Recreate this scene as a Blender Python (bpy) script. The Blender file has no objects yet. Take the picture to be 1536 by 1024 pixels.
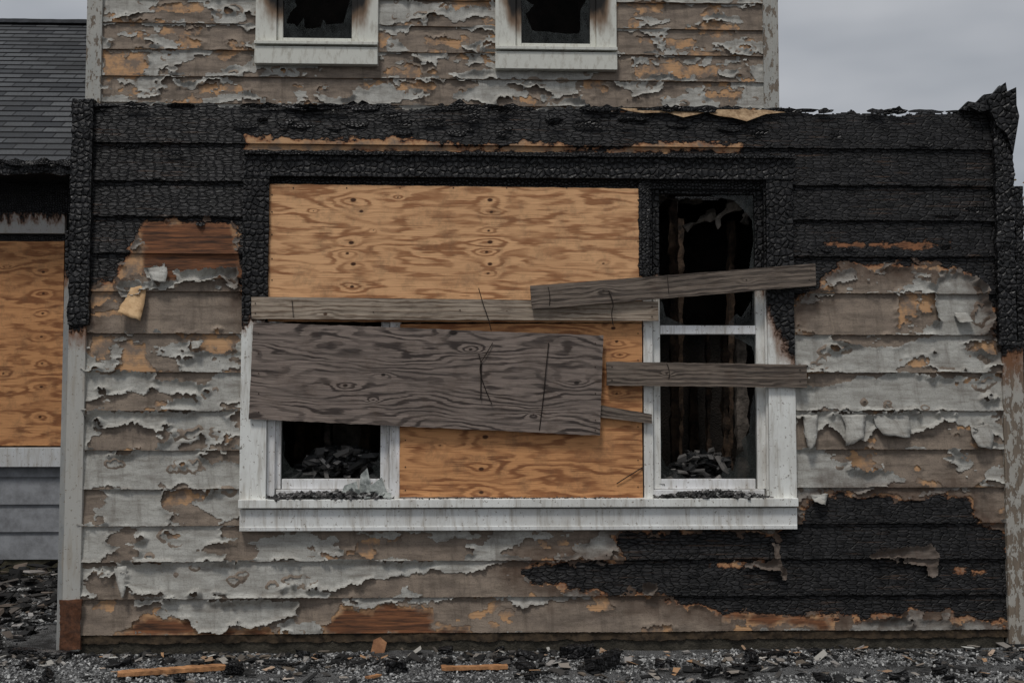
import bpy, math, numpy as np
from mathutils import Vector, Matrix, Euler
rng = np.random.default_rng(11)
# ------------------------------------------------------------------ survey of the facade
PITCH = math.radians(3.35); YAW = math.radians(2.1); CAM = (0.0, -7.0, 1.42); FP = 1750.0
_f = np.array([math.sin(YAW)*math.cos(PITCH), math.cos(YAW)*math.cos(PITCH), math.sin(PITCH)])
_r = np.array([math.cos(YAW), -math.sin(YAW), 0.0]); _u = np.cross(_r, _f)
def S(u, v, y=0.0):
    d = _f + (u-768)/FP*_r + (512-v)/FP*_u
    t = (y-CAM[1])/d[1]
    return (CAM[0]+d[0]*t, CAM[2]+d[2]*t)
def X(u, v, y=0.0): return S(u, v, y)[0]
def Zz(u, v, y=0.0): return S(u, v, y)[1]
def G(u, v, z=0.0):   # point on the ground
    d = _f + (u-768)/FP*_r + (512-v)/FP*_u
    t = (z-CAM[2])/d[2]
    return (CAM[0]+d[0]*t, CAM[1]+d[1]*t)
# ------------------------------------------------------------------ numpy noise
_perm = {}
def _tab(seed):
    if seed not in _perm:
        r = np.random.default_rng(seed+1000); p = r.permutation(512); a = r.uniform(0, 2*np.pi, 512)
        _perm[seed] = (np.concatenate([p, p]), np.cos(a), np.sin(a))
    return _perm[seed]
def perlin(x, y, seed=0):
    p, gx, gy = _tab(seed)
    xi = np.floor(x).astype(np.int64); yi = np.floor(y).astype(np.int64)
    xf = x-xi; yf = y-yi
    u = xf*xf*xf*(xf*(xf*6-15)+10); v = yf*yf*yf*(yf*(yf*6-15)+10)
    def g(ix, iy, dx, dy):
        h = p[(p[ix & 511]+iy) & 511]
        return gx[h]*dx+gy[h]*dy
    a = g(xi, yi, xf, yf); b = g(xi+1, yi, xf-1, yf); c = g(xi, yi+1, xf, yf-1); d = g(xi+1, yi+1, xf-1, yf-1)
    return (a+(b-a)*u)*(1-v)+(c+(d-c)*u)*v
def fbm(x, y, o=4, seed=0, gain=.5):
    s = 0; a = 1
    for i in range(o):
        s = s+a*perlin(x*2**i+i*17.3, y*2**i-i*9.1, seed+i); a *= gain
    return s
def cells(x, y, seed=0, jit=.9):
    p, gx, gy = _tab(seed)
    xi = np.floor(x).astype(np.int64); yi = np.floor(y).astype(np.int64)
    f1 = np.full(x.shape, 9.); f2 = np.full(x.shape, 9.); cx = np.zeros(x.shape); cy = np.zeros(x.shape)
    for i in (-1, 0, 1):
        for j in (-1, 0, 1):
            h = p[(p[(xi+i) & 511]+yi+j) & 511]
            px = xi+i+.5+gx[h]*.5*jit; py = yi+j+.5+gy[(h*7+3) & 511]*.5*jit
            d = np.hypot(px-x, py-y)
            m = d < f1
            f2 = np.where(m, f1, np.minimum(f2, d))
            cx = np.where(m, px, cx); cy = np.where(m, py, cy); f1 = np.where(m, d, f1)
    return f1, f2, cx, cy
def sdf(poly, x, y):
    P = np.array(poly, float); n = len(P); d = np.full(x.shape, 1e9); ins = np.zeros(x.shape, bool)
    for i in range(n):
        a = P[i]; b = P[(i+1) % n]; e = b-a; wx = x-a[0]; wy = y-a[1]
        t = np.clip((wx*e[0]+wy*e[1])/(e@e+1e-12), 0, 1)
        d = np.minimum(d, np.hypot(wx-e[0]*t, wy-e[1]*t))
        c = ((a[1] > y) != (b[1] > y)) & (x < (b[0]-a[0])*(y-a[1])/(b[1]-a[1]+1e-12)+a[0])
        ins ^= c
    return np.where(ins, d, -d)
def polyfield(polys, x, z, y):
    """signed distance (+inside) to union of polygons given as facade survey points"""
    if not polys: return np.full(x.shape, -9.)
    x0, x1, z0, z1 = x.min()-.05, x.max()+.05, z.min()-.05, z.max()+.05; r = .012
    gx = np.arange(x0, x1+r, r); gz = np.arange(z0, z1+r, r); A, B = np.meshgrid(gx, gz)
    f = np.full(A.shape, -9.)
    for p in polys: f = np.maximum(f, sdf([S(a, b, y) for a, b in p], A, B))
    i = np.clip((x-x0)/r, 0, len(gx)-1.001); j = np.clip((z-z0)/r, 0, len(gz)-1.001)
    ii = i.astype(int); jj = j.astype(int); i = i-ii; j = j-jj
    return (f[jj, ii]*(1-i)+f[jj, ii+1]*i)*(1-j)+(f[jj+1, ii]*(1-i)+f[jj+1, ii+1]*i)*j
# ------------------------------------------------------------------ mesh helpers
COL = bpy.context.scene.collection
def link(o, parent=None):
    COL.objects.link(o)
    if parent: o.parent = parent
    return o
def empty(name):
    o = bpy.data.objects.new(name, None); o.empty_display_size = .3; return link(o)
def mk(name, V, Q, mat, attrs=None, smooth=True, parent=None, uv=None):
    V = np.asarray(V, float); Q = np.asarray(Q, np.int64); k = Q.shape[1]
    used, inv = np.unique(Q, return_inverse=True); Q = inv.reshape(-1, k); V = V[used]
    me = bpy.data.meshes.new(name)
    me.vertices.add(len(V)); me.vertices.foreach_set('co', V.astype(np.float32).ravel())
    me.loops.add(Q.size); me.loops.foreach_set('vertex_index', Q.astype(np.int32).ravel())
    me.polygons.add(len(Q)); me.polygons.foreach_set('loop_start', (np.arange(len(Q))*k).astype(np.int32))
    me.update(calc_edges=True)
    me.polygons.foreach_set('use_smooth', np.full(len(Q), smooth))
    for n, a in (attrs or {}).items():
        t = me.attributes.new(n, 'FLOAT', 'POINT'); t.data.foreach_set('value', np.asarray(a, np.float32)[used])
    if uv is not None:
        l = me.uv_layers.new(name='UVMap'); l.data.foreach_set('uv', np.asarray(uv, np.float32)[used][Q.ravel()].ravel())
    if mat: me.materials.append(mat)
    o = bpy.data.objects.new(name, me); return link(o, parent)
def box(name, lo, hi, mat, parent=None, bevel=.003):
    x0, y0, z0 = lo; x1, y1, z1 = hi
    V = [(x0,y0,z0),(x1,y0,z0),(x1,y1,z0),(x0,y1,z0),(x0,y0,z1),(x1,y0,z1),(x1,y1,z1),(x0,y1,z1)]
    Q = [(0,3,2,1),(4,5,6,7),(0,1,5,4),(1,2,6,5),(2,3,7,6),(3,0,4,7)]
    o = mk(name, V, Q, mat, smooth=False, parent=parent)
    if bevel:
        b = o.modifiers.new('b', 'BEVEL'); b.width = bevel; b.segments = 2
    return o
def rough_box(name, lo, hi, res, amp, mat, parent=None, cell=.024, lump=.006, rot=None, pos=None, seed=0, zc=-99, attrs=None):
    lo = np.array(lo, float); hi = np.array(hi, float); Vs = []; Qs = []; n0 = 0
    for ax in range(3):
        for s in (0, 1):
            a, b = [(1, 2), (2, 0), (0, 1)][ax]
            na = max(1, int(math.ceil((hi[a]-lo[a])/res))); nb = max(1, int(math.ceil((hi[b]-lo[b])/res)))
            A, B = np.meshgrid(np.linspace(lo[a], hi[a], na+1), np.linspace(lo[b], hi[b], nb+1))
            P = np.zeros(A.shape+(3,)); P[..., a] = A; P[..., b] = B; P[..., ax] = (lo, hi)[s][ax]
            i = np.arange((na+1)*(nb+1)).reshape(nb+1, na+1)
            q = np.stack([i[:-1, :-1], i[:-1, 1:], i[1:, 1:], i[1:, :-1]], -1).reshape(-1, 4)
            if s == 0: q = q[:, ::-1]
            Vs.append(P.reshape(-1, 3)); Qs.append(q+n0); n0 += len(Vs[-1])
    V = np.concatenate(Vs); Q = np.concatenate(Qs)
    N = (np.abs(V-hi) < 1e-6).astype(float)-(np.abs(V-lo) < 1e-6)
    px = V[:, 0]+V[:, 1]*1.3+seed*3.1; pz = V[:, 2]+V[:, 1]*.7+seed*1.7
    f1, f2, cx, cy = cells(px/cell, pz/cell*1.25, 3, .7)
    h = amp*(np.clip((f2-f1)*4.5, 0, 1)-1)+lump*fbm(px*9, pz*9, 3, 7)*1.5+amp*.3*np.sin(cx*37+cy*91)
    h = h*np.clip((V[:, 2]-zc)/.06, .04, 1)
    V = V+N*h[:, None]
    if rot is not None: V = V@np.array(Euler(rot).to_matrix()).T
    if pos is not None: V = V+np.array(pos)
    return mk(name, V, Q, mat, parent=parent)
def chunks(name, P, size, mat, flat=.5, parent=None, elong=1.0, tilt=.5):
    n = len(P); c = np.array([(-1,-1,-1),(1,-1,-1),(1,1,-1),(-1,1,-1),(-1,-1,1),(1,-1,1),(1,1,1),(-1,1,1)], float)*.5
    V = c[None]*(1+rng.uniform(-.45, .45, (n, 8, 3)))
    sc = np.stack([size*rng.uniform(.8, 1+elong, n), size*rng.uniform(.6, 1.1, n), size*flat*rng.uniform(.6, 1.3, n)], -1)
    V = V*sc[:, None]
    a = rng.uniform(0, 6.28, n); t = rng.normal(0, tilt, n)
    ca, sa, ct, st = np.cos(a), np.sin(a), np.cos(t), np.sin(t)
    x, y, z = V[..., 0], V[..., 1], V[..., 2]
    y2 = y; x2 = x*ct[:, None]+z*st[:, None]; z2 = -x*st[:, None]+z*ct[:, None]
    V = np.stack([x2*ca[:, None]-y2*sa[:, None], x2*sa[:, None]+y2*ca[:, None], z2], -1)+P[:, None]
    q = np.array([(0,3,2,1),(4,5,6,7),(0,1,5,4),(1,2,6,5),(2,3,7,6),(3,0,4,7)])
    Q = (q[None]+8*np.arange(n)[:, None, None]).reshape(-1, 4)
    return mk(name, V.reshape(-1, 3), Q, mat, {'rnd': np.repeat(rng.uniform(0, 1, n), 8)}, smooth=False, parent=parent)
# ------------------------------------------------------------------ materials
KI = 0.69
def lin(c):
    c = c/255.; return c/12.92 if c <= .04045 else ((c+.055)/1.055)**2.4
def C(r, g, b, k=None):
    k = k or KI; return (min(lin(r)/k, .9), min(lin(g)/k, .9), min(lin(b)/k, .9), 1)
class M:
    """small node-graph helper; textures are 2D in (x+.9y, z+.5y) for upright things, (x, y) for flat ones"""
    def __init__(s, name, rough=.75, spec=.3, flat=False):
        s.m = bpy.data.materials.new(name); s.m.use_nodes = True; s.nt = s.m.node_tree; s.nt.nodes.clear()
        s.out = s.nt.nodes.new('ShaderNodeOutputMaterial'); s.b = s.nt.nodes.new('ShaderNodeBsdfPrincipled')
        s.nt.links.new(s.b.outputs[0], s.out.inputs[0]); s.b.inputs['Roughness'].default_value = rough
        s.b.inputs['Specular IOR Level'].default_value = spec
        s.tc = s.nt.nodes.new('ShaderNodeTexCoord'); s.co = s.tc.outputs['Object']; s.uv = s.tc.outputs['UV']
        s.nrm = None
        if flat: s.vv = s.co
        else:
            o = s.xyz(); c = s.nt.nodes.new('ShaderNodeCombineXYZ')
            s.put(c.inputs[0], s.math('MULTIPLY_ADD', o[1], .9, o[0])); s.put(c.inputs[1], s.math('MULTIPLY_ADD', o[1], .5, o[2])); s.vv = c.outputs[0]
        s.flat = flat
    def put(s, sock, v):
        if isinstance(v, bpy.types.NodeSocket): s.nt.links.new(v, sock)
        elif v is not None: sock.default_value = v
    def mp(s, scale, src=None):
        n = s.nt.nodes.new('ShaderNodeVectorMath'); n.operation = 'MULTIPLY'; s.put(n.inputs[0], src or s.vv)
        if not isinstance(scale, tuple): scale = (scale,)*3
        elif src is None and not s.flat: scale = (scale[0], scale[2], 1)
        n.inputs[1].default_value = scale; return n.outputs[0]
    def noise(s, scale, det=3, rough=.55, src=None):
        mxs = max(scale[:2]+scale[2:]) if isinstance(scale, tuple) else scale
        n = s.nt.nodes.new('ShaderNodeTexNoise'); n.noise_dimensions = '2D'; s.put(n.inputs['Vector'], s.mp(scale, src))
        if mxs > 50: det = min(det, 2)
        n.inputs['Scale'].default_value = 1; n.inputs['Detail'].default_value = min(det, 4)
        n.inputs['Roughness'].default_value = rough; return n.outputs['Fac']
    def voro(s, scale, src=None):
        n = s.nt.nodes.new('ShaderNodeTexVoronoi'); n.voronoi_dimensions = '2D'; n.feature = 'DISTANCE_TO_EDGE'; s.put(n.inputs['Vector'], s.mp(scale, src))
        n.inputs['Scale'].default_value = 1; n.inputs['Randomness'].default_value = .8; return n.outputs['Distance']
    def math(s, op, a, b=None, c=None, clamp=False):
        n = s.nt.nodes.new('ShaderNodeMath'); n.operation = op; n.use_clamp = clamp
        s.put(n.inputs[0], a); s.put(n.inputs[1], b); s.put(n.inputs[2], c); return n.outputs[0]
    def rng(s, v, a, b, c=0., d=1., smooth=False):
        n = s.nt.nodes.new('ShaderNodeMapRange'); n.interpolation_type = 'SMOOTHSTEP' if smooth else 'LINEAR'
        s.put(n.inputs[0], v)
        for i, x in enumerate((a, b, c, d)): s.put(n.inputs[i+1], x)
        return n.outputs[0]
    def ramp(s, f, stops, interp='LINEAR'):
        n = s.nt.nodes.new('ShaderNodeValToRGB'); n.color_ramp.interpolation = interp; e = n.color_ramp.elements
        while len(e) < len(stops): e.new(.5)
        for i, (p, c) in enumerate(stops): e[i].position = p; e[i].color = c
        s.put(n.inputs[0], f); return n.outputs[0]
    def mix(s, f, a, b, blend='MIX'):
        n = s.nt.nodes.new('ShaderNodeMix'); n.data_type = 'RGBA'; n.blend_type = blend
        s.put(n.inputs[0], f); s.put(n.inputs[6], a); s.put(n.inputs[7], b); return n.outputs[2]
    def attr(s, name):
        n = s.nt.nodes.new('ShaderNodeAttribute'); n.attribute_name = name; return n.outputs['Fac']
    def xyz(s, src=None):
        n = s.nt.nodes.new('ShaderNodeSeparateXYZ'); s.put(n.inputs[0], src or s.co); return n.outputs
    def bump(s, h, dist=.002, strength=1.):
        n = s.nt.nodes.new('ShaderNodeBump'); n.inputs['Distance'].default_value = dist; n.inputs['Strength'].default_value = strength
        s.put(n.inputs['Height'], h)
        if s.nrm: s.put(n.inputs['Normal'], s.nrm)
        s.nrm = n.outputs[0]; s.put(s.b.inputs['Normal'], s.nrm)
    def done(s, col, rough=None):
        s.put(s.b.inputs['Base Color'], col)
        if rough is not None: s.put(s.b.inputs['Roughness'], rough)
        return s.m
BLACK = (.006, .006, .0065, 1)
CLO = (.005,.005,.0055,1); CHI = (.036,.035,.036,1); CRK = (.0008, .0008, .0008, 1)
def charcol(m, lo=CLO, hi=CHI):
    a = m.noise((10, 10, 30), 4, .7); return m.ramp(a, [(.38, lo), (.70, hi)])
def mat_char(name='char_alligator', sx=27, sz=27, ash=.0):
    m = M(name, .38, .38); col = charcol(m); v = m.voro((sx, sx, sz))
    col = m.mix(m.rng(v, .01, .11, 1, 0), col, CRK)
    h = m.math('ADD', m.rng(v, 0, .26, smooth=True), m.math('MULTIPLY', m.noise((60, 60, 140), 2, .6), .22)); m.bump(h, .009)
    if ash: col = m.mix(m.rng(m.noise(5, 4, .7), .58, .66), col, C(90, 88, 86))
    return m.done(col)
def mat_board():
    m = M('siding_wood', .7, .32)
    ch = m.attr('ch'); dk = m.attr('dk')
    jit = m.math('MULTIPLY', m.math('SUBTRACT', m.noise((50, 50, 80), 4, .7), .5), .03)
    c = m.math('ADD', ch, jit)
    gr = m.noise((5, 5, 150), 2, .6); gr2 = m.noise((3, 3, 40), 4, .7)
    tan = m.mix(gr, C(188, 152, 114), C(138, 102, 72))
    brn = m.mix(m.rng(gr2, .35, .65), C(126, 82, 54), C(46, 33, 26)); brn = m.mix(m.rng(gr, .4, .7, 0, .6), brn, C(68, 45, 32))
    tan = m.mix(m.rng(m.noise(7, 4, .7), .42, .62), tan, C(112, 98, 86))
    org = m.mix(gr, C(156, 108, 74), C(94, 60, 40))
    col = m.mix(dk, tan, brn)
    patch = m.rng(m.noise((9, 9, 14), 3, .6), .36, .56, .15, 1)
    col = m.mix(m.math('MULTIPLY', m.rng(c, -.034, -.008, smooth=True), patch), col, org)
    col = m.mix(m.rng(c, -.016, -.002, smooth=True), col, C(40, 27, 20))
    cm = m.rng(c, -.004, .004)
    v = m.voro((19, 19, 46)); cr2 = m.noise((7, 7, 170), 2, .7)
    cc = charcol(m); cc = m.mix(m.rng(v, .005, .085, 1, 0), cc, CRK)
    scuff = m.math('MULTIPLY', m.rng(m.noise((2.5, 2.5, 60), 4, .75), .60, .70, 0, .5), m.rng(m.noise(2.5, 2), .45, .6))
    cc = m.mix(scuff, cc, C(78, 60, 47))
    col = m.mix(cm, col, cc)
    hh = m.math('ADD', m.rng(v, 0, .18, smooth=True), m.math('MULTIPLY', cr2, .6))
    h = m.math('ADD', m.math('MULTIPLY', hh, cm), m.math('MULTIPLY', gr, .22))
    m.bump(h, .006)
    return m.done(col, m.rng(cm, 0, 1, .8, .38))
def mat_paint(name, c1, c2, dirt):
    m = M(name, .72, .22); ch = m.attr('ch')
    n = m.noise((5, 5, 9), 4, .65); col = m.mix(m.rng(n, .35, .68), c1, c2)
    col = m.mix(m.rng(m.noise((4, 4, 22), 4, .7), .46, .74, 0, .65), col, dirt)
    col = m.mix(m.rng(m.noise((16, 16, 2.2), 4, .7), .52, .76, 0, .55), col, dirt)
    col = m.mix(m.rng(m.noise(110, 2, .7), .60, .72, 0, .6), col, dirt)
    v = m.voro((22, 22, 36)); crk = m.rng(v, 0, .022, .6, 0)
    col = m.mix(m.math('MULTIPLY', crk, m.rng(n, .45, .6)), col, dirt)
    geo = m.nt.nodes.new('ShaderNodeNewGeometry')
    col = m.mix(m.math('MULTIPLY', geo.outputs['Backfacing'], .6), col, C(150, 134, 116))
    col = m.mix(m.rng(m.math('ADD', ch, m.math('MULTIPLY', m.math('SUBTRACT', m.noise(16, 3), .5), .14)), -.16, .0, 0, .8), col, C(66, 50, 40))
    h = m.math('ADD', m.math('MULTIPLY', m.noise(60, 2, .7), .7), m.math('MULTIPLY', m.rng(v, 0, .05), .5)); m.bump(h, .0014)
    return m.done(col)
def mat_trim(name, zc=99., soft=.05, kx=0., x0=0., white=(202, 203, 199), brown=.16, peel=0.):
    """white painted trim, charred above height zc; peel = share of paint lost"""
    m = M(name, .6, .3); o = m.xyz()
    n = m.math('MULTIPLY', m.math('SUBTRACT', m.noise((14, 14, 7), 4, .7), .5), .30)
    z = m.math('ADD', m.math('ADD', o[2], n), m.math('MULTIPLY', m.math('SUBTRACT', o[0], x0), kx))
    base = m.mix(m.rng(m.noise((5, 5, 2), 4, .7), .40, .74, 0, .6), C(*white), C(160, 157, 150))
    base = m.mix(m.rng(m.noise((24, 24, 3), 3, .7), .50, .74, 0, .6), base, C(136, 128, 116))
    base = m.mix(m.rng(m.noise((40, 40, 40), 3, .75), .64, .70, 0, .75), base, C(96, 84, 70))
    hb = m.noise((60, 60, 12), 2)
    if peel:
        pn = m.noise((22, 22, 9), 4, .7); pm = m.rng(pn, .60-peel*.35, .61-peel*.35)
        wood = m.mix(m.noise((80, 80, 6), 3, .6), C(122, 110, 96), C(84, 76, 68)); base = m.mix(pm, base, wood)
        m.bump(m.math('SUBTRACT', 1., pm), .002)
    col = m.mix(m.rng(z, zc-brown, zc-.01, 0, 1, True), base, C(104, 70, 46))
    cm = m.rng(z, zc-soft, zc, smooth=True)
    if zc < 90:
        v = m.voro(27)
        cc = m.mix(m.rng(v, .01, .11, 1, 0), charcol(m), CRK); col = m.mix(cm, col, cc)
        h = m.math('ADD', m.math('MULTIPLY', m.math('ADD', m.rng(v, 0, .26, smooth=True), m.math('MULTIPLY', m.noise(120, 2, .7), .25)), cm), m.math('MULTIPLY', hb, .08))
        m.bump(h, .009); return m.done(col, m.rng(cm, 0, 1, .62, .38))
    m.bump(hb, .0008); return m.done(col)
def mat_grain(name, light, dark, k=1., fine=1., weather=0., knotc=(62, 38, 24), dirt=.35, lo=.25, hi=.95, strk=.5, soft=1.):
    m = M(name, .72, .22); g = m.attr('g'); kn = m.attr('kn')
    st = m.noise((4, 190, 1), 2, .65, src=m.uv); st2 = m.noise((9, 55, 1), 3, .6, src=m.uv)
    v = m.math('ADD', m.math('MULTIPLY', g, k), m.math('ADD', m.math('MULTIPLY', st, .75*fine), m.math('MULTIPLY', st2, .9*fine)))
    w = m.math('ADD', m.math('MULTIPLY', m.math('SINE', m.math('MULTIPLY', v, 6.2832)), .5), .5)
    band = m.rng(w, lo, hi, smooth=True)
    band = m.math('MULTIPLY', band, m.rng(m.noise((2.6, 10, 1), 3, .6, src=m.uv), .32, .55, .2*soft, soft))
    mid = tuple((a+b)/2 for a, b in zip(light, dark))
    col = m.mix(band, C(*light), C(*dark))
    col = m.mix(m.rng(m.noise((2.2, 5, 1), 4, .65, src=m.uv), .40, .75, 0, .4), col, C(*mid))
    col = m.mix(m.rng(st, .48, .78, 0, strk), col, C(*dark))
    col = m.mix(m.rng(kn, .30, .7, 0, 1, True), col, C(*knotc))
    col = m.mix(m.rng(m.noise((7, 7, 1), 4, .75, src=m.uv), .50, .75, 0, dirt), col, C(70, 56, 46))
    if weather: col = m.mix(m.rng(m.noise((2.5, 40, 1), 4, .7, src=m.uv), .46, .62, 0, weather), col, C(56, 51, 48))
    m.bump(m.math('ADD', m.math('MULTIPLY', st, .9), m.math('MULTIPLY', band, .4+weather)), .0018)
    return m.done(col)
def mat_simple(name, c1, c2, scale=8, rough=.8, bump=.002, bs=60):
    m = M(name, rough); col = m.mix(m.rng(m.noise(scale, 4, .7), .35, .7), c1, c2); m.bump(m.noise(bs, 3, .7), bump); return m.done(col)
def mat_rnd(name, stops, rough=.8):
    m = M(name, rough); r = m.attr('rnd'); return m.done(m.ramp(r, stops))
def mat_glass():
    m = M('dirty_glass', .12, .35); nt = m.nt
    t = nt.nodes.new('ShaderNodeBsdfTransparent'); mx = nt.nodes.new('ShaderNodeMixShader')
    m.b.inputs['Base Color'].default_value = (.035, .04, .038, 1)
    f = m.rng(m.noise((9, 9, 5), 3, .7), .35, .7, .25, .7); nt.links.new(f, mx.inputs[0])
    nt.links.new(t.outputs[0], mx.inputs[1]); nt.links.new(m.b.outputs[0], mx.inputs[2]); nt.links.new(mx.outputs[0], m.out.inputs[0]); return m.m
WOODM = mat_board()
GREY = mat_paint('grey_paint', C(163, 162, 156), C(142, 140, 134), C(98, 92, 85))
TAUPE = mat_paint('taupe_paint', C(132, 119, 106), C(110, 99, 89), C(74, 66, 58))
CHAR = mat_char(); CHARF = mat_char('char_fine', 45, 55); CHARASH = mat_char('char_ash', 50, 50, ash=1)
GLASS = mat_glass()
house = empty('burned_house')
# ------------------------------------------------------------------ lap siding with peeling paint
def shifted_and(m):
    r = m.copy(); r[1:] &= m[:-1]; r[:-1] &= m[1:]; r[:, 1:] &= m[:, :-1]; r[:, :-1] &= m[:, 1:]; return r
def blur(a):
    b = a.copy(); b[1:-1] = (a[:-2]+2*a[1:-1]+a[2:])/4; c = b.copy(); c[:, 1:-1] = (b[:, :-2]+2*b[:, 1:-1]+b[:, 2:])/4; return c
def siding(tag, x0, x1, zb, y0, res, holes, char=(), bare=(), brown=(), fgrey=(), ftaupe=(), bias=(), gb=.1, tb=.42, ztop=None, seed=0, curl=1., lap=.020):
    nx = int((x1-x0)/res)+1; xs = np.linspace(x0, x1, nx); rowsZ = []; rowsT = []; rowsB = []
    for k in range(len(zb)-1):
        n = max(3, int(round((zb[k+1]-zb[k])/res))+1); z = np.linspace(zb[k], zb[k+1]-(0 if k == len(zb)-2 else -.004), n)
        rowsZ.append(z); rowsT.append(np.linspace(0, 1, n)); rowsB.append(np.full(n, k))
    rz = np.concatenate(rowsZ); rt = np.concatenate(rowsT); rb = np.concatenate(rowsB)
    XX, ZZ = np.meshgrid(xs, rz); T = np.repeat(rt[:, None], nx, 1); B = np.repeat(rb[:, None], nx, 1).astype(float)
    warp = .005*perlin(XX*1.7+B*3.3, B*1.1+.5, seed+2)*(1-T)
    sag = .005*perlin(XX*1.3+B*7.7, B*2.1+.5, seed+5)
    Y = y0-lap*(1-T)+.002-warp
    ZZ = ZZ+sag
    nz = fbm(XX*7, ZZ*11, 5, seed+20, .6)
    chf = polyfield(char, XX, ZZ, y0)+.05*nz
    baf = polyfield(bare, XX, ZZ, y0)+.035*fbm(XX*14, ZZ*22, 4, seed+30, .65)
    brf = polyfield(brown, XX, ZZ, y0)+.04*nz
    ch = np.minimum(chf, -np.maximum(baf, brf))
    okhole = np.ones(XX.shape, bool)
    for (a, b, c, d) in holes: okhole &= ~((XX > a) & (XX < b) & (ZZ > c) & (ZZ < d))
    if ztop is not None: okhole &= ZZ < ztop(XX)
    # shrunken surface of the charred boards, with eaten away lower arris
    Y = Y+np.where(ch > 0, .003*fbm(XX*5, ZZ*36, 3, 5), 0)
    ZZ = ZZ+np.where((ch > 0), .010*np.clip(fbm(XX*11+B*3, B*1.7, 4, 15, .65), -.1, 1)*(1-T)**6, 0)
    gr = seed+40
    zo = ZZ+B*5.37
    f1, f2, cx, cz = cells(XX/.040+B*3, ZZ/.024+B*9, gr)
    cxx = (cx-B*3)*.040; czz = (cz-B*9)*.024+B*5.37
    h1, h2, hx, hz = cells(XX/.017+B*3, ZZ/.013+B*9, gr+3)
    small = .5*fbm(hx*.017*9, hz*.013*14, 2, gr+4)
    nG = .95*fbm(cxx*2.1, czz*5.5, 4, gr+1, .52)+.14*fbm(XX*2.1, zo*5.5, 3, gr+1, .5)+small*.42
    f1b, f2b, cx2, cz2 = cells(XX/.028+B*5, ZZ/.022+B*4, gr+9)
    nT = .85*fbm((cx2-B*5)*.028*3.1, (cz2-B*4)*.022*7+B*3.7, 4, gr+15, .62)+.2*fbm(XX*3.1, ZZ*7+B*3.7, 3, gr+15, .6)-small*.5
    Gf = gb+nG; Tf = tb+nT
    for (u, v, ru, rv, s) in bias:
        cxp, czp = S(u, v, y0); k = (7+y0)/FP
        Gf = Gf+s*np.exp(-((XX-cxp)/(ru*k))**2-((ZZ-czp)/(rv*k))**2)
    fg = polyfield(fgrey, XX, ZZ, y0)+.02*fbm(XX*24, ZZ*24, 3, gr+30)+.03*small
    ft = polyfield(ftaupe, XX, ZZ, y0)+.02*fbm(XX*24, ZZ*24, 3, gr+31)
    edge = np.maximum(np.maximum(chf, baf), brf)
    okp = edge < -.012+.05*fbm(cxx*9, czz*14, 3, gr+33)+.02*small
    mT = ((Tf > 0) & okp) | (ft > 0)
    mG = ((Gf > 0) & (Tf > -.22) & (edge < -.02+.06*fbm(cxx*8, czz*12, 3, gr+34)+.02*small)) | (fg > 0)
    mT &= okhole; mG &= okhole
    idx = np.arange(XX.size).reshape(XX.shape); same = rb[1:] == rb[:-1]
    def quads(mask, need):
        c = mask[:-1, :-1].astype(int)+mask[:-1, 1:]+mask[1:, 1:]+mask[1:, :-1]
        k = (c >= need) & same[:, None]
        q = np.stack([idx[:-1, :-1], idx[:-1, 1:], idx[1:, 1:], idx[1:, :-1]], -1)
        return q[k]
    V = np.stack([XX, Y, ZZ], -1).reshape(-1, 3); at = {'ch': ch.ravel(), 'dk': np.clip(brf*30+.5, 0, 1).ravel()}
    # undersides of laps
    first = np.r_[True, ~same]; UV = []; UQ = []; n0 = len(V); ua = []; ud = []
    for r in np.where(first)[0]:
        a = np.stack([XX[r], Y[r], ZZ[r]], -1); b = a.copy(); b[:, 1] = y0+.006; b[:, 2] += .002
        UV += [a, b]; i = np.arange(nx); k = okhole[r, :-1] & okhole[r, 1:]
        UQ.append(np.stack([n0+i[:-1], n0+nx+i[:-1], n0+nx+i[1:], n0+i[1:]], -1)[k]); n0 += 2*nx
        ua += [ch[r], ch[r]]; ud += [at['dk'].reshape(XX.shape)[r]]*2
    V2 = np.concatenate([V]+UV); at2 = {'ch': np.concatenate([at['ch']]+ua), 'dk': np.concatenate([at['dk']]+ud)}
    mk(tag+'_lap_siding', V2, np.concatenate([quads(okhole, 4)]+UQ), WOODM, at2, parent=house)
    jx = perlin(XX*90, ZZ*90, 91)*.005; jz = perlin(XX*90+40, ZZ*90, 92)*.005
    for nm, mask, off, mat_, amp, force in (('taupe_paint_layer', mT, .0014, TAUPE, .014, ft), ('grey_paint_layer', mG, .0038, GREY, .032, fg)):
        n = 5; d = np.zeros(mask.shape); cur = mask | ~okhole
        for _ in range(n): cur = shifted_and(cur); d += cur
        p = (1-d/n)**1.7
        a = np.clip(perlin(XX*4+9, ZZ*8+B*2.3, gr+50)*2.+.18, .05, 1.)+np.clip(perlin(XX*14+9, ZZ*14+B*2.3, gr+52), 0, 1)*.6
        a = np.where(force > -.03, a+.6, a)
        lift = blur(p*a*amp*curl)
        VV = np.stack([XX+jx, Y-off-lift, ZZ+jz+lift*.3], -1).reshape(-1, 3)
        mk(tag+'_'+nm, VV, quads(mask, 3), mat_, {'ch': chf.ravel()}, parent=house)
def rect(a, b, c, d): return [(a, b), (c, b), (c, d), (a, d)]
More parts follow.
